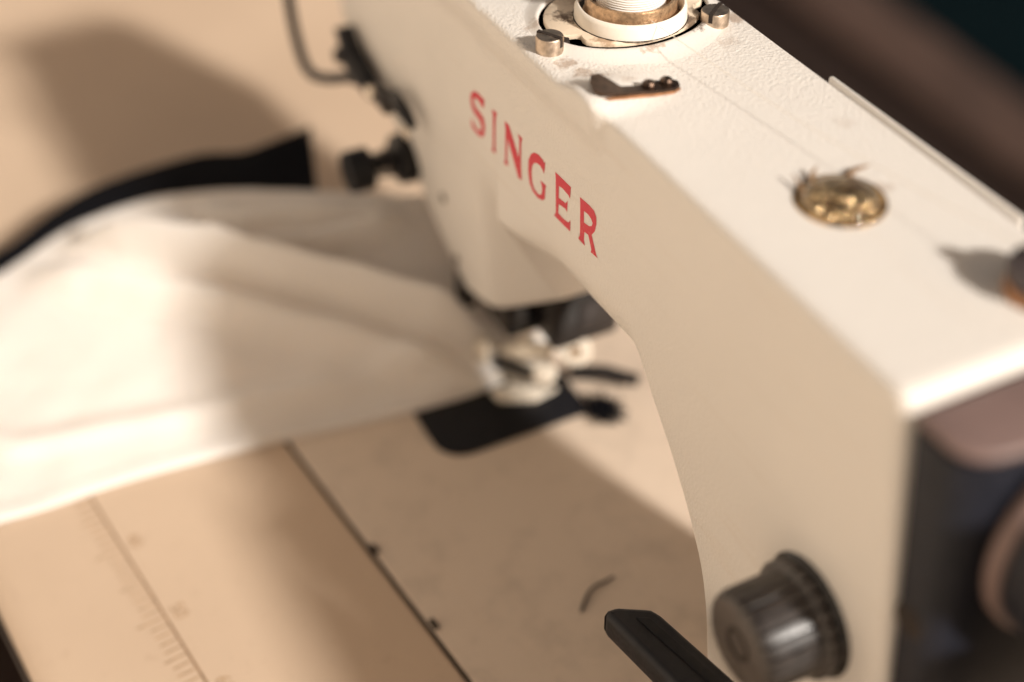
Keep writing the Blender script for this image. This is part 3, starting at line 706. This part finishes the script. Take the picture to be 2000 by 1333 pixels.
def along(vals, ks, x):
    i = 0
    while i < len(ks) - 2 and x > ks[i + 1]: i += 1
    t = (x - ks[i]) / (ks[i + 1] - ks[i])
    g = lambda q: vals[max(0, min(len(vals) - 1, q))]
    return crv(g(i - 1), g(i), g(i + 1), g(i + 2), t)
LATV = [[Vector(p) for p in r] for r in LAT]
def drape(y, s): return along([along(r, LS, s) for r in LATV], LY, y)
rows = []
NY, NX = 130, 96
for i in range(NY + 1):
    y = -215 + 277 * i / NY; row = []
    xr, xl = interp(XR, y), interp(XL, y)
    for j in range(NX + 1):
        s = j / NX; x = xr + (xl - xr) * s
        h = gh(x, y, s)
        edge = min(s * (xr - xl), (62 - y) + 2)
        h = max(1.75, h * sstep(-2, 9, edge) + 1.75 * (1 - sstep(-2, 9, edge)))
        hem = 0.7 * sstep(0.0, 1.0, edge) * (1 - sstep(8, 9.5, s * (xr - xl)))
        p = drape(y, s) + Vector((0.25, -0.1, 0.95)) * (h + hem)
        if y < -178: p.z -= 0.03 * (-178 - y) ** 2
        row.append(p)
    rows.append(row)
gm = MB(); vs = gm.grid(rows)
per = [vs[0][j] for j in range(NX + 1)] + [vs[i][NX] for i in range(1, NY + 1)] + [vs[NY][j] for j in range(NX - 1, -1, -1)] + [vs[i][0] for i in range(NY - 1, 0, -1)]
lo = [gm.bm.verts.new(v.co - Vector((0, 0, 1.2))) for v in per]
for i in range(len(per)): gm.face((per[i], per[(i + 1) % len(per)], lo[(i + 1) % len(per)], lo[i]))
gm.build('cloth', M['white_cloth'], gar, 60)
bo = MB()
nearp = [(-224.0, -189.5, -129.7), (-215.9, -150.7, -124.2), (-222.8, -126.4, -117.9), (-220.9, -103.1, -110.4), (-210.4, -81.8, -102.9), (-192.8, -59.7, -95.5), (-175.7, -42.1, -90.6), (-160.5, -25.1, -87.3)]
farp = [(-243.5, -189.5, -129.7), (-231.4, -150.7, -124.2), (-239.0, -124.5, -117.3), (-239.4, -101.4, -109.8), (-230.8, -77.7, -101.5), (-220.0, -57.3, -94.8), (-205.8, -38.0, -89.7), (-206.2, -11.0, -86.1)]
rows = []
for k in range(57):
    t = k / 8; i = min(6, int(t)); q = t - i
    gn = lambda L, q_: Vector(L[max(0, min(7, q_))])
    a = crv(*(gn(nearp, i + e) for e in (-1, 0, 1, 2)), q); b = crv(*(gn(farp, i + e) for e in (-1, 0, 1, 2)), q)
    row = []
    for j in range(9):
        s = j / 8; p = a.lerp(b, s)
        row.append(Vector((p.x, p.y, p.z + 2.0 + 2.0 * math.sin(math.pi * s) + 0.8 * noise.noise(Vector((p.x * 0.05, p.y * 0.05, 2))))))
    for j in range(8, -1, -1):
        row.append(row[j] - Vector((0, 0, 1.6)))
    rows.append(row)
vs = bo.grid(rows, close_v=True); bo.face(vs[0]); bo.face(list(reversed(vs[-1])))
bo.build('band', M['black_cloth'], gar, 60)

# ================================================================== scraps on the bed
sc = MB(); sc.tube([(45.5, -13, TZ + 1.0), (42.5, -10, TZ + 1.2), (39.8, -7, TZ + 1.6), (38.4, -3.6, TZ + 1.7), (37.8, 0, TZ + 1.2), (37.2, 4.4, TZ + 1.0)], 0.55, 8, (0.8, 1, 1, 1, 0.9, 0.6))
o = sc.build('thread_scrap', M['gun'], None, root=P(40, -4, TZ + 0.4)); o['label'] = 'short bent dark thread scrap lying on the bed near the black lever'; o['category'] = 'thread scrap'
tf = MB()
cx, cy = -38.5, 42.5
for k in range(150):
    a = random.uniform(0, 6.283); r = random.uniform(0, 1) ** 0.7 * 8.5
    x, y = cx + r * math.cos(a) * 0.9, cy + r * math.sin(a) * 0.75
    d = random.uniform(0, 6.283); L = random.uniform(2.5, 5.5)
    pts = [(x + math.cos(d) * L * q + random.uniform(-.4, .4), y + math.sin(d) * L * q + random.uniform(-.4, .4), TZ + 1.4 + random.uniform(0, 3.0) * (1 - r / 10)) for q in (0, .33, .66, 1)]
    tf.tube(pts, 0.33, 4)
o = tf.build('lint_tuft', M['black_cloth'], None, root=P(cx, cy, TZ + 0.4)); o['label'] = 'dark lint tuft on the bed beside the presser foot'; o['category'] = 'lint'
